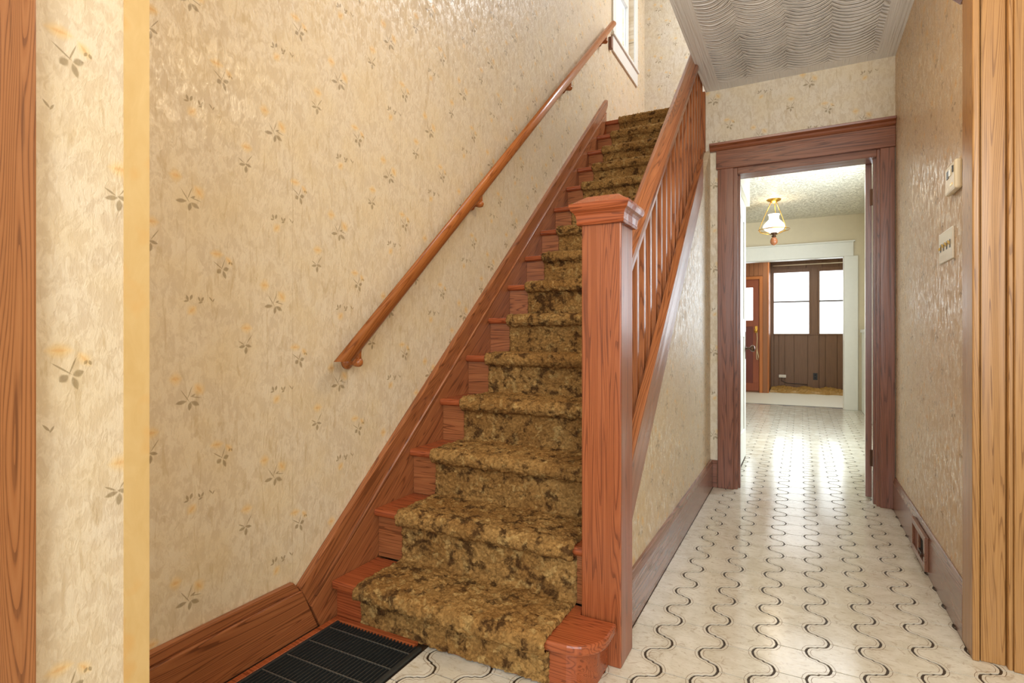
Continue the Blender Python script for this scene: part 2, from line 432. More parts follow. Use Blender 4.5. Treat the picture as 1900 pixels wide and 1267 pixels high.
for i in range(-9, 9):
    for j in range(-12, 45):
        cx = PX0+PX*i+.0415; cy = PY0+PY*j+(PY/2 if i % 2 else 0)+PY/2
        planes = []
        x0, x1 = cx-.11, cx+.11; y0, y1 = cy-.08, cy+.08
        if y1 > 8.72: continue
        if cy < 2.18:
            if y0 < .2 or x0 > 1.1: continue
            if cy > 1.5 and cx < -.60: continue
            if cx < -1.16: continue
            if x0 < -1.055: planes.append(((-1.055, 0), (-1, 0, 0)))
            if cx < -.60 and y1 > 1.445: planes.append(((0, 1.445), (0, 1, 0)))
            if cx > .47 and y1 > 2.16: planes.append(((0, 2.158), (0, 1, 0)))
            if y1 > 1.74 and x0 < -.508 and cy > 1.6: planes.append(((-.507, 0), (-1, 0, 0)))
            if cx < -.6 and cy > 1.5: continue
        elif cy < 3.82:
            if x0 < -.507: planes.append(((-.507, 0), (-1, 0, 0)))
            if x1 > .466 and y0 > 2.15: planes.append(((.466, 0), (1, 0, 0)))
        else:
            if cx < -.85: continue
            if cy < 3.96:
                if cx < -.5 or cx > .45: continue
            if x1 > .70: planes.append(((.695 if cy > 6 else .745, 0), (1, 0, 0)))
            if x0 < -.40 and cy < 4.9: planes.append(((-.398, 0), (-1, 0, 0)))
            if cx+.08 < -.40 and cy < 4.9: continue
        d = math.hypot(cx, cy)
        # only tiles inside the field of view sector (with a margin) are laid
        ang = math.degrees(math.atan2(cx, cy)) + 27.7
        if abs(ang) > 52: continue
        if planes:
            me = clip_mesh(cx, cy, planes)
            if me is None: continue
        else: me = tile_me
        tiles.append((d, cx, cy, me))
tiles.sort(key=lambda t: t[0])
for d, cx, cy, me in tiles[:292]:
    o = bpy.data.objects.new('floor_tile', me); C.objects.link(o); o.parent = floor; o.location = (cx, cy, 0)
if len(tiles) > 292:
    bm = bmesh.new()
    for d, cx, cy, me in tiles[292:]:
        k = len(bm.verts); bm.from_mesh(me); bm.verts.ensure_lookup_table()
        for v in bm.verts[k:]: v.co += Vector((cx, cy, 0))
    me = bpy.data.meshes.new('far_floor_tiles'); bm.to_mesh(me); bm.free(); me.materials.append(M['tile']); me.materials.append(M['tile_line'])
    o = bpy.data.objects.new('far_floor_tiles', me); C.objects.link(o); o.parent = floor; o['kind'] = 'stuff'

# walls
wl = MB()
wl.box((XL-.12, -.4, 0), (XL, 4.84, 5.2)).box((XL-.12, 4.84, 0), (XL, 5.48, 3.69)).box((XL-.12, 4.84, 4.95), (XL, 5.48, 5.2)).box((XL-.12, 5.48, 0), (XL, 6.03, 5.2))
struct('wall_left', wl, M['paper_y'], 'tall beige floral papered wall rising beside the stairs on the left', 'wall')
wn = MB().box((XL, -2.3, 0), (-1.13, .581, CEIL)); 
wnear = struct('wall_near_left', wn, M['paper_near'], 'short papered return wall at the far left of the picture', 'wall')
MB().box((-1.1305, .579, 0), (-1.128, .6245, CEIL)).box((XL, .581, 0), (-1.13, .6235, CEIL)).build('paper_strip', M['strip'], wnear)['label'] = 'yellowed vertical strip of older wallpaper at the corner'
wr = MB().box((XR, 2.18, 0), (XR+.06, YF, CEIL))
struct('wall_right', wr, M['paper_right'], 'papered right wall of the hall carrying the thermostat and switches', 'wall')
wf = MB().box((-.557, YF, 0), (-.40, 3.95, CEIL)).box((.425, YF, 0), (XR+.3, 3.95, CEIL)).box((-.40, YF, 2.085), (.425, 3.95, CEIL))
struct('wall_far', wf, M['paper_x_daylit'], 'floral papered wall, tinted for cool daylight, above and around the kitchen doorway', 'wall')
us = MB().prism([(1.735, 0), (YF, 0), (YF, nose(YF)-.02), (1.735, nose(1.735)-.02)], -.60, -.528, 'X')
struct('wall_understair', us, M['paper_y'], 'triangular papered wall under the stair stringer along the hall', 'wall')
wb = MB().box((XL-.12, 5.91, 2.62), (1.6, 6.03, 5.2))
struct('wall_landing', wb, M['paper_x_daylit'], 'floral papered wall, tinted for cool daylight, at the back of the upper landing', 'wall')
# unseen enclosure behind and above
struct('wall_back', MB().box((-1.7, -2.4, 0), (2.6, -2.3, CEIL)), M['plaster_wall'], 'plain wall behind the viewer closing the front room', 'wall')
struct('wall_front_room', MB().box((2.5, -2.3, 0), (2.6, 2.18, CEIL)).box((.55, 2.18, 0), (2.6, 2.28, CEIL)), M['plaster_wall'], 'plain wall of the front room right of the oak casing', 'wall')
struct('wall_upper', MB().box((XL, 1.5, CEIL+.001), (1.6, 1.6, 5.2)).box((1.5, 1.6, 2.79), (1.6, 5.91, 5.2)), M['plaster_wall'], 'upper hall walls hidden above the ceiling', 'wall')
struct('ceiling', MB().box((-.557, 1.6, CEIL), (2.6, YF, 2.785)).box((-1.7, -2.4, CEIL), (2.6, 1.6, 2.785)), M['swirl'], 'grey ceiling with combed swirl plaster above the hall', 'ceiling')
struct('ceiling_upper', MB().box((-1.7, 1.5, 5.2), (1.6, 6.03, 5.3)), M['cream'], 'upper storey ceiling over the stairwell', 'ceiling')
struct('floor_upper', MB().box((XL, yn(15)+.03, 2.62), (-.557, 5.91, 2.77)).box((-.557, YF, 2.62), (1.6, 5.91, 2.785)), M['treadX'] if 'treadX' in M else M['tread'], 'upper landing floor at the head of the stairs', 'floor')

# kitchen shell
struct('wall_kitchen_right', MB().box((.745, 3.95, 0), (.85, 8.5, 2.62)), M['white'], 'white painted right wall of the kitchen', 'wall')
struct('trim_9', MB().box((.70, 6.0, 0), (.744, 8.46, 1.02)).box((.685, 5.98, 1.02), (.744, 8.46, 1.06)), M['brick'], 'white painted brick ledge low along the kitchen right wall', 'wainscot')
struct('wall_kitchen_left', MB().box((-1.7, 6.04, 0), (-1.6, 8.5, 2.58)).box((-1.7, 5.94, 0), (-.50, 6.04, 2.58)).box((-.60, 4.96, 0), (-.556, 5.94, 2.2)), M['cream'], 'cream left wall of the kitchen out of sight', 'wall')
kb = MB().box((-1.7, 8.5, 2.03), (.506, 8.62, 2.62)).box((.506, 8.5, 0), (.85, 8.62, 2.62)).box((-1.7, 8.5, 0), (-1.15, 8.62, 2.03))
struct('wall_kitchen_back', kb, M['plaster_wall'], 'cream wall at the back of the kitchen around the wide white opening', 'wall')
struct('ceiling_kitchen', MB().box((-.556, 3.951, 2.58), (.85, 6.04, 2.615)).box((-1.7, 6.04, 2.58), (.85, 8.62, 2.615)), M['popcorn'], 'cream stippled kitchen ceiling seen through the doorway', 'ceiling')
# closet stub with white door on the kitchen left
struct('wall_closet', MB().box((-.556, 3.952, 0), (-.445, 4.9, 2.05)).box((-.556, 3.952, 2.05), (-.372, 4.915, 2.578)), M['cream'], 'cream closet wall above the white door left inside the kitchen', 'wall')
cr = MB()
cr.prism([(-.372, 2.40), (-.345, 2.42), (-.335, 2.50), (-.31, 2.53), (-.30, 2.575), (-.372, 2.575)], 3.96, 4.94, 'Y')
struct('trim_8', cr, M['white'], 'white crown moulding at the kitchen ceiling over the closet', 'moulding', .003)

# ------------------------------------------------------------------ baseboards
bl = MB()
bl.prism([(-.4, .0), (1.363, 0), (1.293, .150), (-.4, .150)], XL, -1.462, 'X')
bl.prism([(-.4, .150), (1.2925, .150), (1.266, .186), (-.4, .186)], XL, -1.470, 'X')
b = struct('baseboard_left', bl, M['woodY'], 'stained wooden baseboard left of the floor grate below the floral wall', 'baseboard', .004)
bu = MB().box((-.53, 1.736, 0), (-.509, YF, .155)).prism([(-.53, .155), (-.510, .155), (-.516, .176), (-.53, .178)], 1.736, YF, 'Y')
struct('baseboard_understair', bu, M['baseY'], 'brown baseboard along the papered wall under the stairs', 'baseboard', .002)
bf = MB().box((-.528, YF-.018, 0), (-.483, YF, .155)).box((-.528, YF-.012, .155), (-.483, YF, .176))
struct('baseboard_far', bf, M['casingX'], 'short baseboard piece between stair wall and kitchen door casing', 'baseboard', .002)
br = MB().box((.466, 2.275, 0), (XR, 3.80, .15)).prism([(XR, .15), (.466, .15), (.474, .18), (XR, .183)], 2.275, 3.80, 'Y')
struct('baseboard_right', br, M['baseY'], 'brown baseboard of the right hall wall with the metal register', 'baseboard', .002)

# ------------------------------------------------------------------ kitchen doorway casing
tr = thing('trim_1', 'stained wooden casing framing the kitchen doorway', 'door casing', (0, YF, 0), kind='structure')
box('casing_leg', (-.480, YF-.022, 0), (-.384, YF, 2.072), M['casingZ'], tr, .003)
box('casing_leg', (.405, YF-.022, 0), (.476, YF, 2.072), M['casingZ'], tr, .003)
MB().box((-.489, YF-.026, 2.072), (.479, YF, 2.192)).build('casing_head', M['casingX'], tr, .003)
MB().prism([(YF, 2.192), (YF-.028, 2.192), (YF-.036, 2.202), (YF-.040, 2.212), (YF-.058, 2.222), (YF-.060, 2.236), (YF, 2.238)], -.528, .479, 'X').build('casing_cap', M['capX'], tr, .002)
MB().box((-.40, YF-.001, 0), (-.361, 3.96, 2.085)).build('jamb', M['casingZ'], tr, .002)
MB().box((.390, YF-.001, 0), (.425, 3.96, 2.085)).build('jamb', M['casingZ'], tr, .002)
MB().box((-.361, YF-.001, 2.032), (.390, 3.96, 2.085)).build('jamb_head', M['casingX'], tr, .002)
box('door_stop', (-.361, 3.86, 0), (-.349, 3.90, 2.032), M['casingZ'], tr)
box('door_stop', (.378, 3.86, 0), (.390, 3.90, 2.032), M['casingZ'], tr)
# second door: open against the right, seen on its hinge edge
d2 = thing('door_2', 'white kitchen door folded open on the right, its brown hinge edge towards the hall', 'door', (.365, 3.975, 0), kind='structure')
ang = math.atan2(.062, .76)
def leafbox(x0, x1, y0, y1, z0, z1):
    c, s = math.cos(-ang), math.sin(-ang)
    mb = MB().box((x0, y0, z0), (x1, y1, z1)); mb.v = [(.365+x*c-y*s, 3.975+x*s+y*c, z) for x, y, z in mb.v]; return mb
leafbox(-.016, .016, .004, .76, .012, 2.06).build('door_leaf', M['white'], d2, .002)
leafbox(-.0165, .0165, 0, .004, .012, 2.06).build('hinge_edge', M['casingZ'], d2)['label'] = 'brown stained hinge edge'
for z in (1.83, .25):
    h = leafbox(.006, .024, -.004, .0, z-.05, z+.05).build('hinge', M['brown_metal'], d2, .001)
    leafbox(.018, .028, -.008, .002, z-.05, z+.05).build('hinge_knuckle', M['brown_metal'], h)
# first door: white leaf on the kitchen left
d1 = thing('door_1', 'white panelled closet door just inside the kitchen on the left', 'door', (-.42, 4.0, 0), kind='structure')
MB().box((-.444, 4.0, .012), (-.412, 4.895, 2.045)).box((-.412, 4.0, .012), (-.400, 4.10, 2.045)).box((-.412, 4.795, .012), (-.400, 4.895, 2.045)).box((-.412, 4.10, .012), (-.400, 4.795, .24)).box((-.412, 4.10, 1.90), (-.400, 4.795, 2.045)).box((-.412, 4.10, .98), (-.400, 4.795, 1.12)).build('door_leaf', M['white'], d1, .003)
kn = MB().lathe([(.024, 0), (.024, .004), (.009, .006), (.008, .035), (.022, .042), (.028, .055), (.024, .068), (.010, .074)], (-.400, 4.845, .885), 'X', 16).build('door_knob', M['brown_metal'], d1, smooth=True)
box('lock_plate', (-.400, 4.83, .80), (-.397, 4.86, 1.02), M['brown_metal'], d1)

# ------------------------------------------------------------------ oak casing on the right
tc = thing('trim_2', 'golden oak casing boards at the right edge of the picture beside the hall wall', 'casing', (.5, 2.15, 0), kind='structure')
box('casing_edge', (.466, 2.151, 0), (.4842, 2.275, 2.09), M['oak'], tc, .004)
box('casing_board', (.4868, 2.158, 0), (.5465, 2.18, 2.09), M['oak'], tc, .003)
box('casing_step', (.5475, 2.139, 0), (.5585, 2.18, 2.09), M['oak'], tc, .002)
box('casing_board', (.5590, 2.131, 0), (.70, 2.18, 2.09), M['oak'], tc, .003)
MB().prism([(.446, 2.112), (.466, 2.09), (.70, 2.09), (.70, 2.15), (.446, 2.15)], 2.10, 2.305, 'Y').build('casing_cap', M['casingX'], tc, .002)
# brown casing on the far left
tl = thing('trim_3', 'brown oak casing board at the far left edge of the picture', 'casing', (-1.12, .3, 0), kind='structure')
box('casing_board', (-1.13, .27, 0), (-1.108, .4375, CEIL), M['oakL'], tl, .003)

# ------------------------------------------------------------------ staircase
st = thing('staircase', 'straight stained wooden staircase climbing along the floral left wall', 'staircase', (-1.0, 1.42, 0))
SX0, SX1 = -1.456, -.585
for n in range(1, N):
    prof = [(yn(n)+.010, zn(n)-.030), (yn(n)+.002, zn(n)-.024), (yn(n), zn(n)-.014), (yn(n)+.003, zn(n)-.004), (yn(n)+.010, zn(n)), (yn(n)+R+.026, zn(n)), (yn(n)+R+.026, zn(n)-.030)]
    if n == 1:
        # bull-nosed first tread reaching round the front of the newel
        cx, cy, r = -.60, 1.545, .112
        pts = [(SX0, yn(1)+R+.02), (SX0, yn(1)), (-.66, yn(1)), (-.62, yn(1)+.004)]
        pts += [(-.585+.10*math.sin(a), 1.52-.10*math.cos(a)) for a in [math.radians(d) for d in range(6, 91, 12)]]
        pts += [(-.486, 1.600), (-.602, 1.600), (-.602, yn(1)+R+.02)]
        MB().prism(pts, zn(1)-.030, zn(1), 'Z').build('tread', M['tread'], st, .007)
        pr = [(SX0, yn(1)+.06), (SX0, yn(1)+.028), (-.63, yn(1)+.028)]
        pr += [(-.600+.085*math.sin(a), 1.526-.085*math.cos(a)) for a in [math.radians(d) for d in range(0, 91, 10)]]
        pr += [(-.515, 1.603), (-.602, 1.603), (-.602, yn(1)+.06)]
        MB().prism(pr, 0, zn(1)-.030, 'Z').build('riser', M['tread'], st)
    else:
        MB().prism(prof, SX0, SX1, 'X').build('tread', M['tread'], st, .002)
        box('riser', (SX0, yn(n)+.028, zn(n-1)), (SX1, yn(n)+.046, zn(n)-.030), M['woodX'], st)
box('riser', (SX0, yn(15)+.028, zn(14)), (SX1, yn(15)+.046, zn(15)-.030), M['woodX'], st)
box('tread', (SX0, yn(15), zn(15)-.030), (SX1, yn(15)+.12, zn(15)), M['tread'], st, .004)
# wall skirt
top0 = lambda y: .162+.873*(y-1.2856)
sk = MB()
sk.prism([(1.366, 0), (1.327, .085), (4.50, top0(4.50)-.10), (4.50, 2.78), (4.3, 2.5), (1.62, 0)], XL, -1.457, 'X')
sko = sk.build('skirt_board', M['woodS'], st)
def slope_bar(a, b, dz0, dz1, x0, x1):
    return MB().prism([(a, top0(a)+dz0), (b, top0(b)+dz0), (b, top0(b)+dz1), (a, top0(a)+dz1)], x0, x1, 'X')
MB().prism([(1.327, .085), (1.2856, .162), (4.535, top0(4.535)), (4.560, top0(4.548)-.006), (4.560, top0(4.54)-.05), (4.50, top0(4.50)-.095)], XL, -1.463, 'X').build('skirt_cap', M['woodS'], st, .004)
sa = Vector((0, math.cos(AL), math.sin(AL)))
MB().tube([(-1.461, 1.345, top0(1.345)-.098), (-1.461, 4.50, top0(4.50)-.098)], .0075, 8).build('skirt_bead', M['woodS'], st, smooth=True)
# hall side stringer
SXF = -.487
e0, e1 = 1.735, 3.46
MB().prism([(e0, nose(e0)-.05), (e1, nose(e1)-.05), (e1, nose(e1)+.135), (e0, nose(e0)+.135)], -.522, SXF, 'X').build('stringer', M['woodS'], st, .004)['label'] = 'sloping face board of the stringer on the hall side'
MB().prism([(e0, nose(e0)-.095), (e1+.01, nose(e1)-.085), (e1+.035, nose(e1)-.055), (e1+.03, nose(e1)-.042), (e1, nose(e1)-.046), (e0, nose(e0)-.056)], -.54, SXF-.006, 'X').build('stringer_moulding', M['woodS'], st, .005)
MB().prism([(e0, nose(e0)-.02), (YF-.003, nose(YF)-.02), (YF-.003, nose(YF)+.02), (e0, nose(e0)+.02)], -.585, -.523, 'X').build('shoe_rail', M['woodS'], st, .004)
MB().prism([(e1, nose(e1)-.06), (YF-.003, nose(YF)-.06), (YF-.003, nose(YF)+.0), (e1, nose(e1)+.0)], -.585, -.545, 'X').build('stringer_upper', M['woodS'], st)

# newel post
nw = thing('newel_post', 'square stained newel post with moulded cap at the stair foot', 'newel post', (-.5375, 1.6705, 0))
MB().box((-.600, 1.606, 0), (-.475, 1.733, 1.345)).build('post', M['newel'], nw, .004)
def ring(mb, z0, e0_, z1, e1_):
    a = [(-.600-e0_, 1.606-e0_), (-.475+e0_, 1.606-e0_), (-.475+e0_, 1.733+e0_), (-.600-e0_, 1.733+e0_)]
    b = [(-.600-e1_, 1.606-e1_), (-.475+e1_, 1.606-e1_), (-.475+e1_, 1.733+e1_), (-.600-e1_, 1.733+e1_)]
    mb.add([(x, y, z0) for x, y in a]+[(x, y, z1) for x, y in b], [(0,1,5,4),(1,2,6,5),(2,3,7,6),(3,0,4,7),(3,2,1,0),(4,5,6,7)])
mb = MB()
levels = [(1.334, .010), (1.340, .013), (1.343, .011), (1.362, .014), (1.370, .019), (1.376, .026), (1.388, .031), (1.398, .030)]
for (z0, a), (z1, b_) in zip(levels[:-1], levels[1:]): ring(mb, z0, a, z1, b_)
mb.build('cap_moulding', M['tread'], nw)
mb = MB(); ring(mb, 1.398, .026, 1.424, -.012); mb.build('cap_top', M['newel'], nw, .002)

# balustrade: handrail and balusters
bs = thing('balustrade', 'sloping open-side banister with square stained balusters above the hall stringer', 'banister', (-.549, 1.75, .5))
RO = .745
prof = [(-.036,-.022),(-.040,-.004),(-.038,.010),(-.028,.021),(-.012,.026),(.012,.026),(.028,.021),(.038,.010),(.040,-.004),(.036,-.022)]
w = Vector((0, -math.sin(AL), math.cos(AL)))
def rail_path(y0, y1, zoff): return [((-.549, y, nose(y)+zoff), (1,0,0), w) for y in (y0, y1)]
mb = MB(); mb.sweep(prof, rail_path(1.748, 3.80, RO-.032)); hr = mb.build('handrail', M['woodS'], bs, .0, smooth=False)
# clip its top at the ceiling with a level cut
mb = MB(); mb.sweep([(-.02,-.034),(.02,-.034),(.02,-.020),(-.02,-.020)], rail_path(1.748, 3.80, RO-.032)); mb.build('rail_fillet', M['woodS'], bs, .002)
src = None
for k in range(-2, 17):
    y = 2.026+.10905*k+.014
    zb = nose(y)+.0; zt = nose(y)+RO-.06
    if zt-zb < .05: continue
    o = MB().box((-.563, y-.014, zb), (-.535, y+.014, zt)).build('baluster', M['woodZ'], bs, .002)
box('end_post', (-.60, YF-.03, nose(YF)-.03), (-.556, YF-.004, CEIL-.003), M['woodZ'], bs, .002)
# the banister and its stringer run very slightly out of parallel with the wall
for o in [c for c in list(bs.children)+list(st.children) if c.name.split('.')[0] in ('handrail', 'rail_fillet', 'baluster', 'stringer', 'stringer_moulding', 'shoe_rail', 'stringer_upper')]:
    off = parent_world(o.parent)
    for v in o.data.vertices:
        if v.co.y+off.y > 1.76: v.co.x -= .020*(v.co.y+off.y-1.9)
# wall handrail
wh = thing('wall_handrail', 'round orange-brown wooden handrail fixed along the floral stair wall', 'handrail', (-1.42, 1.47, .94))
sl = .877; an = math.atan(sl); u_ = Vector((0, math.cos(an), math.sin(an))); w_ = Vector((0, -math.sin(an), math.cos(an)))
pf = [(.021*math.cos(2*PI*k/20)*(1.0), .027*math.sin(2*PI*k/20)) for k in range(20)]
c0 = Vector((-1.415, 1.473, .9425))
vs = []; fs = []
for zt, mode in ((.905, 'level'), (3.655, 'level')):
    for a, b_ in pf:
        p = c0+Vector((a, 0, 0))+w_*b_; t = (zt-p.z)/u_.z
        vs.append(tuple(p+u_*t))
fs = [(i, (i+1) % 20, 20+(i+1) % 20, 20+i) for i in range(20)]+[tuple(range(20))[::-1], tuple(range(20, 40))]
rail = MB().add(vs, fs).build('rail', M['rail'], wh, smooth=True)
for f in rail.data.polygons:
    if len(f.vertices) > 4: f.use_smooth = False
for y in (1.520, 2.385, 3.60, 4.40):
    zc = .9425+sl*(y-1.473); bz = zc-.086
    br_ = MB().lathe([(.026, 0), (.027, .010), (.022, .016), (.013, .022), (.012, .036), (.016, .044), (.018, .056), (.016, .068), (.006, .076)], (XL, y, bz), 'X', 18).build('bracket', M['rail'], wh, smooth=True)
    MB().lathe([(.013, .0), (.012, .03), (.014, .05), (.016, .07)], (-1.432, y, bz), 'Z', 14).build('bracket_arm', M['rail'], br_, smooth=True)
box('end_bracket', (-1.489, 4.655, 3.50), (-1.462, 4.70, 3.60), M['casingZ'], wh, .004)

# ------------------------------------------------------------------ shag carpet runner
def runner():
    P = []
    for n in range(1, 16):
        y, z = yn(n), zn(n)
        z0 = .004 if n == 1 else zn(n-1)+.016
        P += [(y+.017, z0), (y+.017, z-.056), (y+.010, z-.046), (y-.008, z-.042), (y-.021, z-.032), (y-.026, z-.014), (y-.019, z+.006), (y-.004, z+.015), (y+.02, z+.016)]
        P.append((y+R+.006, z+.014) if n < 15 else (y+.45, z+.014))
    P = np.array(P); seg = np.r_[0, np.cumsum(np.hypot(*np.diff(P, axis=0).T))]
    ds = .0046; t = np.arange(0, seg[-1], ds)
    yy = np.interp(t, seg, P[:, 0]); zz = np.interp(t, seg, P[:, 1])
    k = np.array([1, 2, 3, 2, 1.]); k /= k.sum()
    pad = lambda a: np.convolve(np.r_[a[:1].repeat(2), a, a[-1:].repeat(2)], k, 'valid')
    yy, zz = pad(yy), pad(zz)
    dy, dz = np.gradient(yy), np.gradient(zz); L = np.hypot(dy, dz); ny, nz = -dz/L, dy/L
    x0, x1 = -1.343, -.634; dx = .005
    xs = np.linspace(x0, x1, int((x1-x0)/dx)+1); nx, nt = len(xs), len(t)
    rnd = np.random.rand(nt, nx)
    def blur(a, m):
        for _ in range(m):
            a = (a+np.roll(a, 1, 0)+np.roll(a, -1, 0)+np.roll(a, 1, 1)+np.roll(a, -1, 1))/5
        return a
    big = blur(np.random.rand(nt, nx), 8); big = (big-big.mean())/big.std()
    med = blur(rnd, 1); med = (med-med.mean())/med.std()
    d = .0023*med+.0008*big+.0014*(np.random.rand(nt, nx)-.5)
    e = np.minimum(np.arange(nx), np.arange(nx)[::-1])*dx
    d = d-.013*np.clip(1-e/.012, 0, 1)[None, :]**2
    X = xs[None, :]+.0016*(np.random.rand(nt, nx)-.5); X = np.repeat(X, 1, 0)
    Yv = yy[:, None]+d*ny[:, None]; Zv = zz[:, None]+d*nz[:, None]
    V_ = np.stack([np.broadcast_to(X, Yv.shape), Yv, Zv], -1).reshape(-1, 3)
    i = np.arange(nt-1)[:, None]*nx+np.arange(nx-1)[None, :]
    F = np.stack([i, i+1, i+nx+1, i+nx], -1).reshape(-1, 4)
    me = bpy.data.meshes.new('stair_runner')
    me.vertices.add(len(V_)); me.vertices.foreach_set('co', V_.astype('f').ravel())
    me.loops.add(F.size); me.loops.foreach_set('vertex_index', F.ravel().astype('i'))
    me.polygons.add(len(F)); me.polygons.foreach_set('loop_start', np.arange(0, F.size, 4, dtype='i'))
    me.polygons.foreach_set('loop_total', np.full(len(F), 4, dtype='i'))
    me.update(calc_edges=True); me.validate(); me.materials.append(M['carpet'])
    o = bpy.data.objects.new('stair_runner', me); C.objects.link(o)
    return tag(o, 'gold and brown mottled shag carpet runner covering the stairs', 'carpet')
runner()

# ------------------------------------------------------------------ upstairs window
w1 = thing('window_1', 'white framed window high on the stair wall at the landing', 'window', (XL, 5.16, 3.69), kind='structure')
box('casing_leg', (XL, 4.745, 3.68), (XL+.018, 4.84, 5.02), M['white'], w1, .003)
box('casing_leg', (XL, 5.48, 3.68), (XL+.018, 5.575, 5.02), M['white'], w1, .003)
box('casing_head', (XL, 4.72, 4.95), (XL+.02, 5.60, 5.06), M['white'], w1, .003)
box('sill', (XL-.05, 4.73, 3.655), (XL+.03, 5.59, 3.685), M['white'], w1, .004)
box('apron', (XL, 4.745, 3.52), (XL+.016, 5.575, 3.655), M['white'], w1, .003)
fr = MB()
for a, b_ in (((4.84, 3.69), (4.88, 4.95)), ((5.44, 3.69), (5.48, 4.95)), ((4.88, 3.69), (5.44, 3.74)), ((4.88, 4.91), (5.44, 4.95)), ((4.88, 4.28), (5.44, 4.32))):
    fr.box((XL-.09, a[0], a[1]), (XL-.05, b_[0], b_[1]))
fr.build('sash', M['white'], w1, .003)
box('pane', (XL-.075, 4.88, 3.74), (XL-.071, 5.44, 4.28), M['glass'], w1)
box('pane', (XL-.075, 4.88, 4.32), (XL-.071, 5.44, 4.91), M['glass'], w1)

# ------------------------------------------------------------------ floor grate
gr = thing('floor_grate', 'black metal floor grate in a wooden border at the stair foot', 'floor grate', (-1.25, 1.1, 0))
gx0, gx1, gy0, gy1 = -1.444, -1.06, .60, 1.430
MB().box((gx0, gy0, 0), (gx0+.024, gy1, .012)).box((gx0+.024, gy1-.022, 0), (gx1-.03, gy1, .012)).build('wood_border', M['tread'], gr, .002)['label'] = 'wooden border of the grate'
box('pan', (gx0+.024, gy0, .0), (gx1, gy1-.022, .0015), M['black'], gr)  # black sheet painted in place of the shaded depth under the slats
MB().box((gx0+.024, gy0, .0015), (gx0+.034, gy1-.022, .011)).box((gx1-.014, gy0, .0015), (gx1, gy1-.022, .011)).box((gx0+.034, gy0, .0015), (gx1-.014, gy0+.01, .011)).build('rim', M['black_iron'], gr, .001)
nsl = 24; sx = np.linspace(gx0+.045, gx1-.024, nsl); s0 = None
for x in sx:
    if s0 is None: s0 = MB().box((-.0016, gy0-1.1, .0015), (.0016, gy1-.024-1.1, .0095)).build('slat', M['black_iron']); s0.parent = gr; s0.location = (x+1.25, 0, 0)
    else: child_copy(s0, gr, (x, 1.1, 0))
r0 = None
for y in np.arange(gy0+.06, gy1-.05, .088):
    if r0 is None: r0 = MB().box((gx0+.034+1.25, -.0014, .007), (gx1-.014+1.25, .0014, .0102)).build('cross_rod', plain('worn_steel', (120, 118, 110), .4, .6)); r0.parent = gr; r0.location = (0, y-1.1, 0)
    else: child_copy(r0, gr, (-1.25, y, 0))

# ------------------------------------------------------------------ wall register, thermostat, switch
rg = thing('baseboard_register', 'brown metal heating register set in the right baseboard', 'register', (.466, 2.96, .02))
MB().box((.452, 2.805, .018), (.466, 2.835, .160)).box((.452, 3.09, .018), (.466, 3.12, .160)).box((.452, 2.835, .135), (.466, 3.09, .160)).box((.452, 2.835, .018), (.466, 3.09, .043)).box((.454, 2.957, .043), (.466, 2.972, .135)).build('frame', M['baseY'], rg, .002)
box('damper', (.461, 2.972, .043), (.4655, 3.09, .135), M['rust'], rg)['label'] = 'rust brown damper plate'
box('dark_opening', (.463, 2.835, .043), (.4655, 2.957, .135), M['black'], rg)
MB().box((.449, 2.842, .070), (.461, 2.93, .077)).box((.443, 2.842, .068), (.461, 2.855, .079)).build('lever', M['brown_metal'], rg, .001)
th = thing('thermostat', 'ivory plastic thermostat on the right hall wall above the light switches', 'thermostat', (XR, 2.40, 1.49))
MB().box((.458, 2.333, 1.492), (XR, 2.475, 1.592)).build('body', M['ivory'], th, .007)
box('display_window', (.4565, 2.415, 1.545), (.459, 2.445, 1.572), M['black_plastic'], th)
box('setting_wheel', (.4555, 2.385, 1.548), (.459, 2.408, 1.570), M['plate'], th, .001)
box('lever', (.4545, 2.350, 1.552), (.459, 2.358, 1.574), M['black_plastic'], th, .001)
box('emblem', (.4572, 2.365, 1.512), (.459, 2.395, 1.520), M['brass'], th)
sw = thing('light_switch', 'white four gang switch plate with yellowed toggles on the right hall wall', 'light switch', (XR, 2.555, 1.269))
MB().box((.474, 2.445, 1.269), (XR, 2.665, 1.384)).build('plate', M['plate'], sw, .003)
for k in range(4):
    y = 2.482+.0487*k
    t = box('toggle_collar', (.4725, y-.006, 1.312), (.4745, y+.006, 1.341), M['black_plastic'], sw)
    up = k not in (3,)
    MB().prism([(.474, 1.320), (.4655, 1.330 if up else 1.318), (.4655, 1.338 if up else 1.326), (.474, 1.334)], y-.0045, y+.0045, 'Y').build('toggle', M['gold_toggle'], sw, .001)
    for z in (1.297, 1.357):
        MB().lathe([(.0032, 0), (.0032, .0016), (.001, .0022)], (.4742, y, z), 'X', 8).build('screw', M['brown_metal'], sw).scale = (-1, 1, 1) if False else (1, 1, 1)

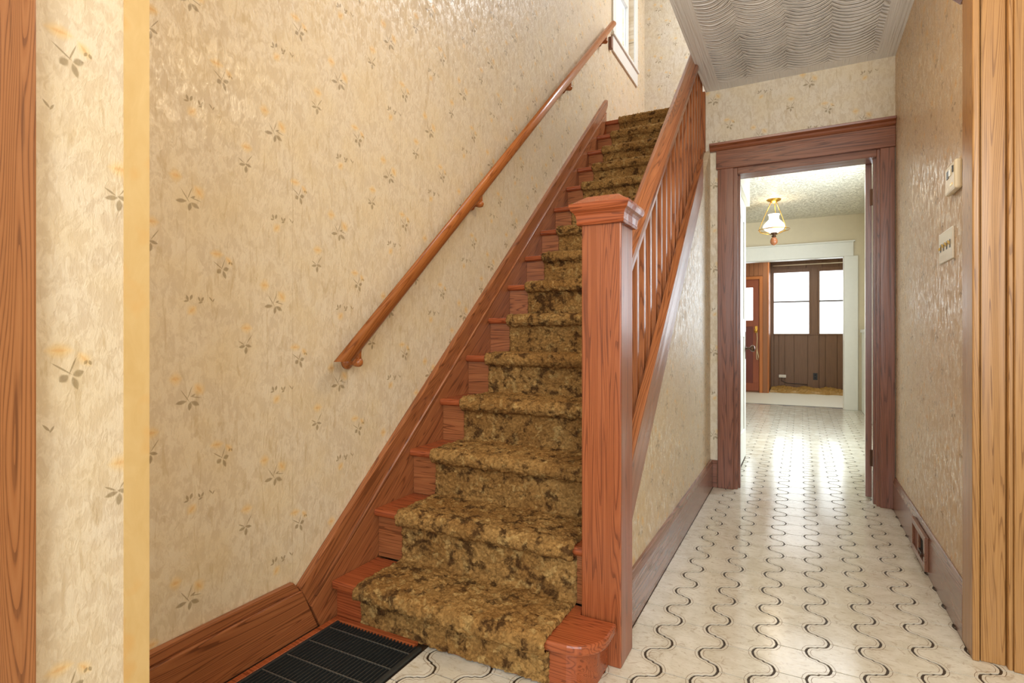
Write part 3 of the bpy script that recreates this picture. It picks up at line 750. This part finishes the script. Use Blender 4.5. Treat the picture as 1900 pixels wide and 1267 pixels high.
# ------------------------------------------------------------------ kitchen: opening casing, pendant lamp
to = thing('trim_4', 'white painted casing of the wide opening at the back of the kitchen', 'casing', (.5, 8.48, 0), kind='structure')
box('casing_leg', (.506, 8.472, 0), (.663, 8.50, 2.03), M['white'], to, .004)
MB().box((-1.2, 8.472, 2.03), (.612, 8.50, 2.215)).box((-1.2, 8.455, 2.215), (.630, 8.50, 2.235)).build('casing_head', M['white'], to, .004)
box('jamb', (.50, 8.50, 0), (.506, 8.63, 2.03), M['white'], to)
box('jamb_head', (-1.15, 8.50, 2.024), (.506, 8.63, 2.03), M['white'], to)
px_, py_ = -.28, 7.15
pl = thing('pendant_lamp', 'brass hanging lamp with lit milk glass shade on the kitchen ceiling', 'lamp', (px_, py_, 2.58))
MB().lathe([(.012, -.045), (.03, -.034), (.075, -.012), (.078, 0)], (px_, py_, 2.58), 'Z', 24).build('canopy', M['brass'], pl, smooth=True)
for a in (200, 320, 80):
    a = math.radians(a)
    MB().tube([(px_+.03*math.cos(a), py_+.03*math.sin(a), 2.555), (px_+.09*math.cos(a), py_+.09*math.sin(a), 2.42), (px_+.155*math.cos(a), py_+.155*math.sin(a), 2.26), (px_+.168*math.cos(a), py_+.168*math.sin(a), 2.225)], .004, 6).build('chain', M['brass'], pl, smooth=True)
    MB().tube([(px_+.168*math.cos(a), py_+.168*math.sin(a), 2.225), (px_+.15*math.cos(a), py_+.15*math.sin(a), 2.19), (px_+.08*math.cos(a), py_+.08*math.sin(a), 2.172), (px_+.015*math.cos(a), py_+.015*math.sin(a), 2.17)], .0045, 6).build('support_arm', M['brass'], pl, smooth=True)
MB().tube([(px_+.168*math.cos(2*PI*k/28), py_+.168*math.sin(2*PI*k/28), 2.222) for k in range(28)], .0045, 6, True).build('hoop', M['brass'], pl, smooth=True)
sh = MB().lathe([(.066, .405), (.058, .395), (.052, .375), (.056, .345), (.085, .315), (.112, .285), (.120, .262), (.112, .238), (.085, .215), (.052, .198), (.046, .19)], (px_, py_, 2.0), 'Z', 28).build('glass_shade', M['milk'], pl, smooth=True)
MB().tube([(px_+.113*math.cos(2*PI*k/28), py_+.113*math.sin(2*PI*k/28), 2.237) for k in range(28)], .003, 6, True).build('shade_ring', M['brown_metal'], sh, smooth=True)
MB().lathe([(.035, .190), (.03, .175), (.016, .168), (.018, .155), (.028, .148), (.018, .138)], (px_, py_, 2.0), 'Z', 18).build('burner', M['brown_metal'], pl, smooth=True)
MB().lathe([(.018, .138), (.030, .125), (.040, .100), (.042, .080), (.032, .058), (.012, .045), (.004, .040)], (px_, py_, 2.0), 'Z', 20).build('glass_font', M['amber'], pl, smooth=True)
pb = lamp('pendant_bulb', 'POINT', (px_, py_, 2.49), 1.5, (1, .78, .45), .05)

# ------------------------------------------------------------------ back room
YB, YD = 11.0, 10.3
struct('wall_backroom_right', MB().box((1.0, 8.62, 0), (1.1, YB+.1, 2.6)), M['plaster_wall'], 'right wall of the back room hidden behind the casing', 'wall')
struct('wall_backroom_left', MB().box((-1.8, 8.62, 0), (-1.7, YD, 2.6)), M['plaster_wall'], 'left wall of the back room out of sight', 'wall')
struct('ceiling_backroom', MB().box((-1.8, 8.62, 2.30), (1.1, YB+.1, 2.42)), M['white'], 'low white ceiling of the back room', 'ceiling')
# window wall: panel planks as children
ww = tag(MB().box((-.49, YB+.02, 0), (1.05, YB+.04, .99)).box((-.49, YB+.02, 2.17), (1.05, YB+.04, 2.30)).box((-.49, YB+.045, 0), (1.05, YB+.06, 2.30)).box((-.486, YB-.004, .98), (-.461, YB+.045, 2.17)).build('wall_backroom', M['panel_brown']), 'brown panelled wall under the two back room windows', 'wall', None, 'structure')
gx = [-.48, -.431, -.352, -.256, -.106, .107, .281, .376, .555, .64, .75, .9, 1.0]
for a, b_ in zip(gx[:-1], gx[1:]):
    box('wall_panel', (a+.003, YB, .0), (b_-.003, YB+.02, .985), M['panel_brown'], ww, .002)
gx2 = [-.48, -.2, .08, .33, .58, .8, 1.0]
for a, b_ in zip(gx2[:-1], gx2[1:]):
    box('wall_panel', (a+.003, YB, 2.165), (b_-.003, YB+.02, 2.298), M['panel_brown'], ww, .002)
def back_window(name, x0, x1, lab):
    w = thing(name, lab, 'window', ((x0+x1)/2, YB, 1.0), kind='structure')
    for a, b_ in (((x0-.03, .985), (x0, 2.165)), ((x1, .985), (x1+.03, 2.165)), ((x0, 2.10), (x1, 2.165)), ((x0, .985), (x1, 1.01))):
        box('window_frame', (a[0], YB-.012, a[1]), (b_[0], YB+.03, b_[1]), M['panel_brown'], w, .002)
    box('meeting_rail', (x0, YB+.004, 1.565), (x1, YB+.02, 1.592), plain('grey_rail_'+name, (112, 108, 104), .5), w)
    box('pane', (x0, YB+.02, 1.592), (x1, YB+.026, 2.10), M['shade_lit'], w)
    box('pane', (x0, YB+.02, 1.01), (x1, YB+.026, 1.565), M['shade_lit'], w)
back_window('window_2', -.431, .126, 'left of the two bright white windows in the brown panelled back room')
back_window('window_3', .291, .85, 'right of the two bright back room windows, partly behind the white casing')
box('mullion_panel', (.157, YB-.006, .985), (.26, YB+.03, 2.165), M['panel_brown'], ww, .002)
box('mullion_panel', (.881, YB-.006, .985), (1.0, YB+.03, 2.165), M['panel_brown'], ww, .002)
# door wall
dw = tag(MB().box((-1.75, YD+.02, 0), (-1.52, YD+.04, 2.3)).box((-1.52, YD+.02, 1.98), (-.62, YD+.04, 2.3)).box((-.62, YD+.02, 0), (-.486, YD+.04, 2.3)).box((-.496, YD+.04, 0), (-.486, YB+.045, 2.3)).box((-1.75, YD+.042, 0), (-.496, YD+.06, 2.3)).build('wall_backroom_door', M['panel_orange']), 'orange brown panelled wall section around the back door', 'wall', None, 'structure')
for a, b_ in ((-1.72, -1.5), (-1.5, -1.3), (-1.3, -1.1), (-1.1, -.93), (-.93, -.79), (-.79, -.715), (-.715, -.645)):
    box('wall_panel', (a+.002, YD, 2.0), (b_-.002, YD+.02, 2.298), M['panel_orange'], dw, .002)
box('wall_panel', (-.576, YD, 0), (-.50, YD+.02, 2.298), M['panel_orange'], dw, .002)
box('wall_panel', (-.643, YD, 2.0), (-.578, YD+.02, 2.298), M['panel_orange'], dw, .002)
box('corner_strip', (-.50, YD-.006, 0), (-.482, YD+.03, 2.298), M['orange_trim'], dw, .002)
d3 = thing('door_3', 'reddish brown back door with a glass pane and a hanging cord', 'door', (-1.0, YD, 0), kind='structure')
box('casing_leg', (-.628, YD-.014, 0), (-.578, YD+.02, 1.99), M['orange_trim'], d3, .003)
box('casing_head', (-1.52, YD-.014, 1.94), (-.628, YD+.02, 1.99), M['orange_trim'], d3, .003)
MB().box((-1.48, YD+.006, .03), (-.635, YD+.02, .16)).box((-1.48, YD+.006, 1.80), (-.635, YD+.02, 1.94)).box((-.73, YD+.006, .16), (-.635, YD+.02, 1.80)).box((-1.48, YD+.006, .16), (-1.36, YD+.02, 1.80)).box((-1.36, YD+.006, 1.13), (-.73, YD+.02, 1.24)).build('door_frame', M['door_red'], d3, .003)
box('door_panel', (-1.36, YD+.012, .16), (-.73, YD+.02, 1.13), plain('dark_red_panel', (112, 44, 26), .4), d3)
box('pane', (-1.36, YD+.010, 1.24), (-.73, YD+.016, 1.80), M['shade_lit'], d3)
box('lockset', (-.70, YD-.004, 1.02), (-.655, YD+.006, 1.14), M['brass'], d3, .004)
MB().lathe([(.012, 0), (.012, -.03), (.028, -.04), (.03, -.06), (.015, -.07)], (-.678, YD-.004, 1.06), 'Y', 14).build('door_knob', M['brass'], d3, smooth=True)
cdo = MB().tube([(-.665, YD-.05, 1.03), (-.66, YD-.03, .93), (-.668, YD-.02, .78), (-.662, YD-.02, .72), (-.640, YD-.02, .62), (-.650, YD-.02, .56), (-.668, YD-.02, .57), (-.672, YD-.02, .64), (-.664, YD-.02, .74)], .007, 6).build('door_cord', M['rope'], None, smooth=True)
tag(cdo, 'pale looped cord hanging from the knob of the reddish back door', 'cord')
# curtain rod, rug, outlet, power strip
cr_ = thing('curtain_rod', 'thin pale curtain rod above the back room windows', 'curtain rod', (0, YB-.06, 2.22))
MB().tube([(-.45, YB-.06, 2.225), (.9, YB-.06, 2.225)], .009, 8).build('rod', M['ivory'], cr_, smooth=True)
for x in (-.44, .88): box('bracket', (x-.008, YB-.062, 2.21), (x+.008, YB, 2.24), M['brown_metal'], cr_)
def rug():
    mb = MB(); nx, ny = 60, 10; x0, x1, y0, y1 = -.47, .95, 10.42, 10.98
    rs = np.random.RandomState(3); wav = rs.rand(nx+1, ny+1)
    vs = []; fs = []
    for i in range(nx+1):
        for j in range(ny+1):
            x = x0+(x1-x0)*i/nx; y = y0+(y1-y0)*j/ny+ (.03*math.sin(i*.5) if j == 0 else 0)
            z = .012+.05*(j/ny)**1.2+.016*math.sin(i*.42+j*1.1)*(j > 0)+.018*wav[i, j]*(j > 0)
            vs.append((x, y, max(z, .008)))
    k = len(vs); vs += [(x, y, .002) for x, y, z in vs]
    q = lambda i, j: i*(ny+1)+j
    for i in range(nx):
        for j in range(ny):
            fs += [(q(i,j), q(i+1,j), q(i+1,j+1), q(i,j+1)), tuple(k+a for a in (q(i,j), q(i,j+1), q(i+1,j+1), q(i+1,j)))]
    for i in range(nx): fs += [(q(i,0), k+q(i,0), k+q(i+1,0), q(i+1,0)), (q(i,ny), q(i+1,ny), k+q(i+1,ny), k+q(i,ny))]
    for j in range(ny): fs += [(q(0,j), q(0,j+1), k+q(0,j+1), k+q(0,j)), (q(nx,j), k+q(nx,j), k+q(nx,j+1), q(nx,j+1))]
    return tag(mb.add(vs, fs).build('rug', M['rug'], None), 'rumpled gold and brown rug along the foot of the back room wall', 'rug')
rug()
ol = thing('wall_outlet', 'black electrical outlet low on the brown panelled wall', 'outlet', (.225, YB, .25))
box('plate', (.190, YB-.006, .20), (.258, YB, .32), M['black_plastic'], ol, .003)
for z in (.235, .285): box('socket', (.212, YB-.008, z-.012), (.236, YB-.005, z+.012), M['black'], ol)
ps = thing('power_strip', 'white power adapter plugged low into the brown panelled wall', 'power strip', (-.29, YB, .25))
box('body', (-.35, YB-.03, .225), (-.235, YB, .275), M['plate'], ps, .004)
for x in (-.325, -.292, -.26): box('socket', (x-.009, YB-.032, .24), (x+.009, YB-.029, .26), M['ivory'], ps)
MB().tube([(-.30, YB-.02, .225), (-.31, YB-.03, .17), (-.22, YB-.04, .13), (-.05, YB-.05, .125), (.1, YB-.04, .115)], .006, 6).build('power_cord', M['cord'], ps, smooth=True)['label'] = 'dark trailing cord'
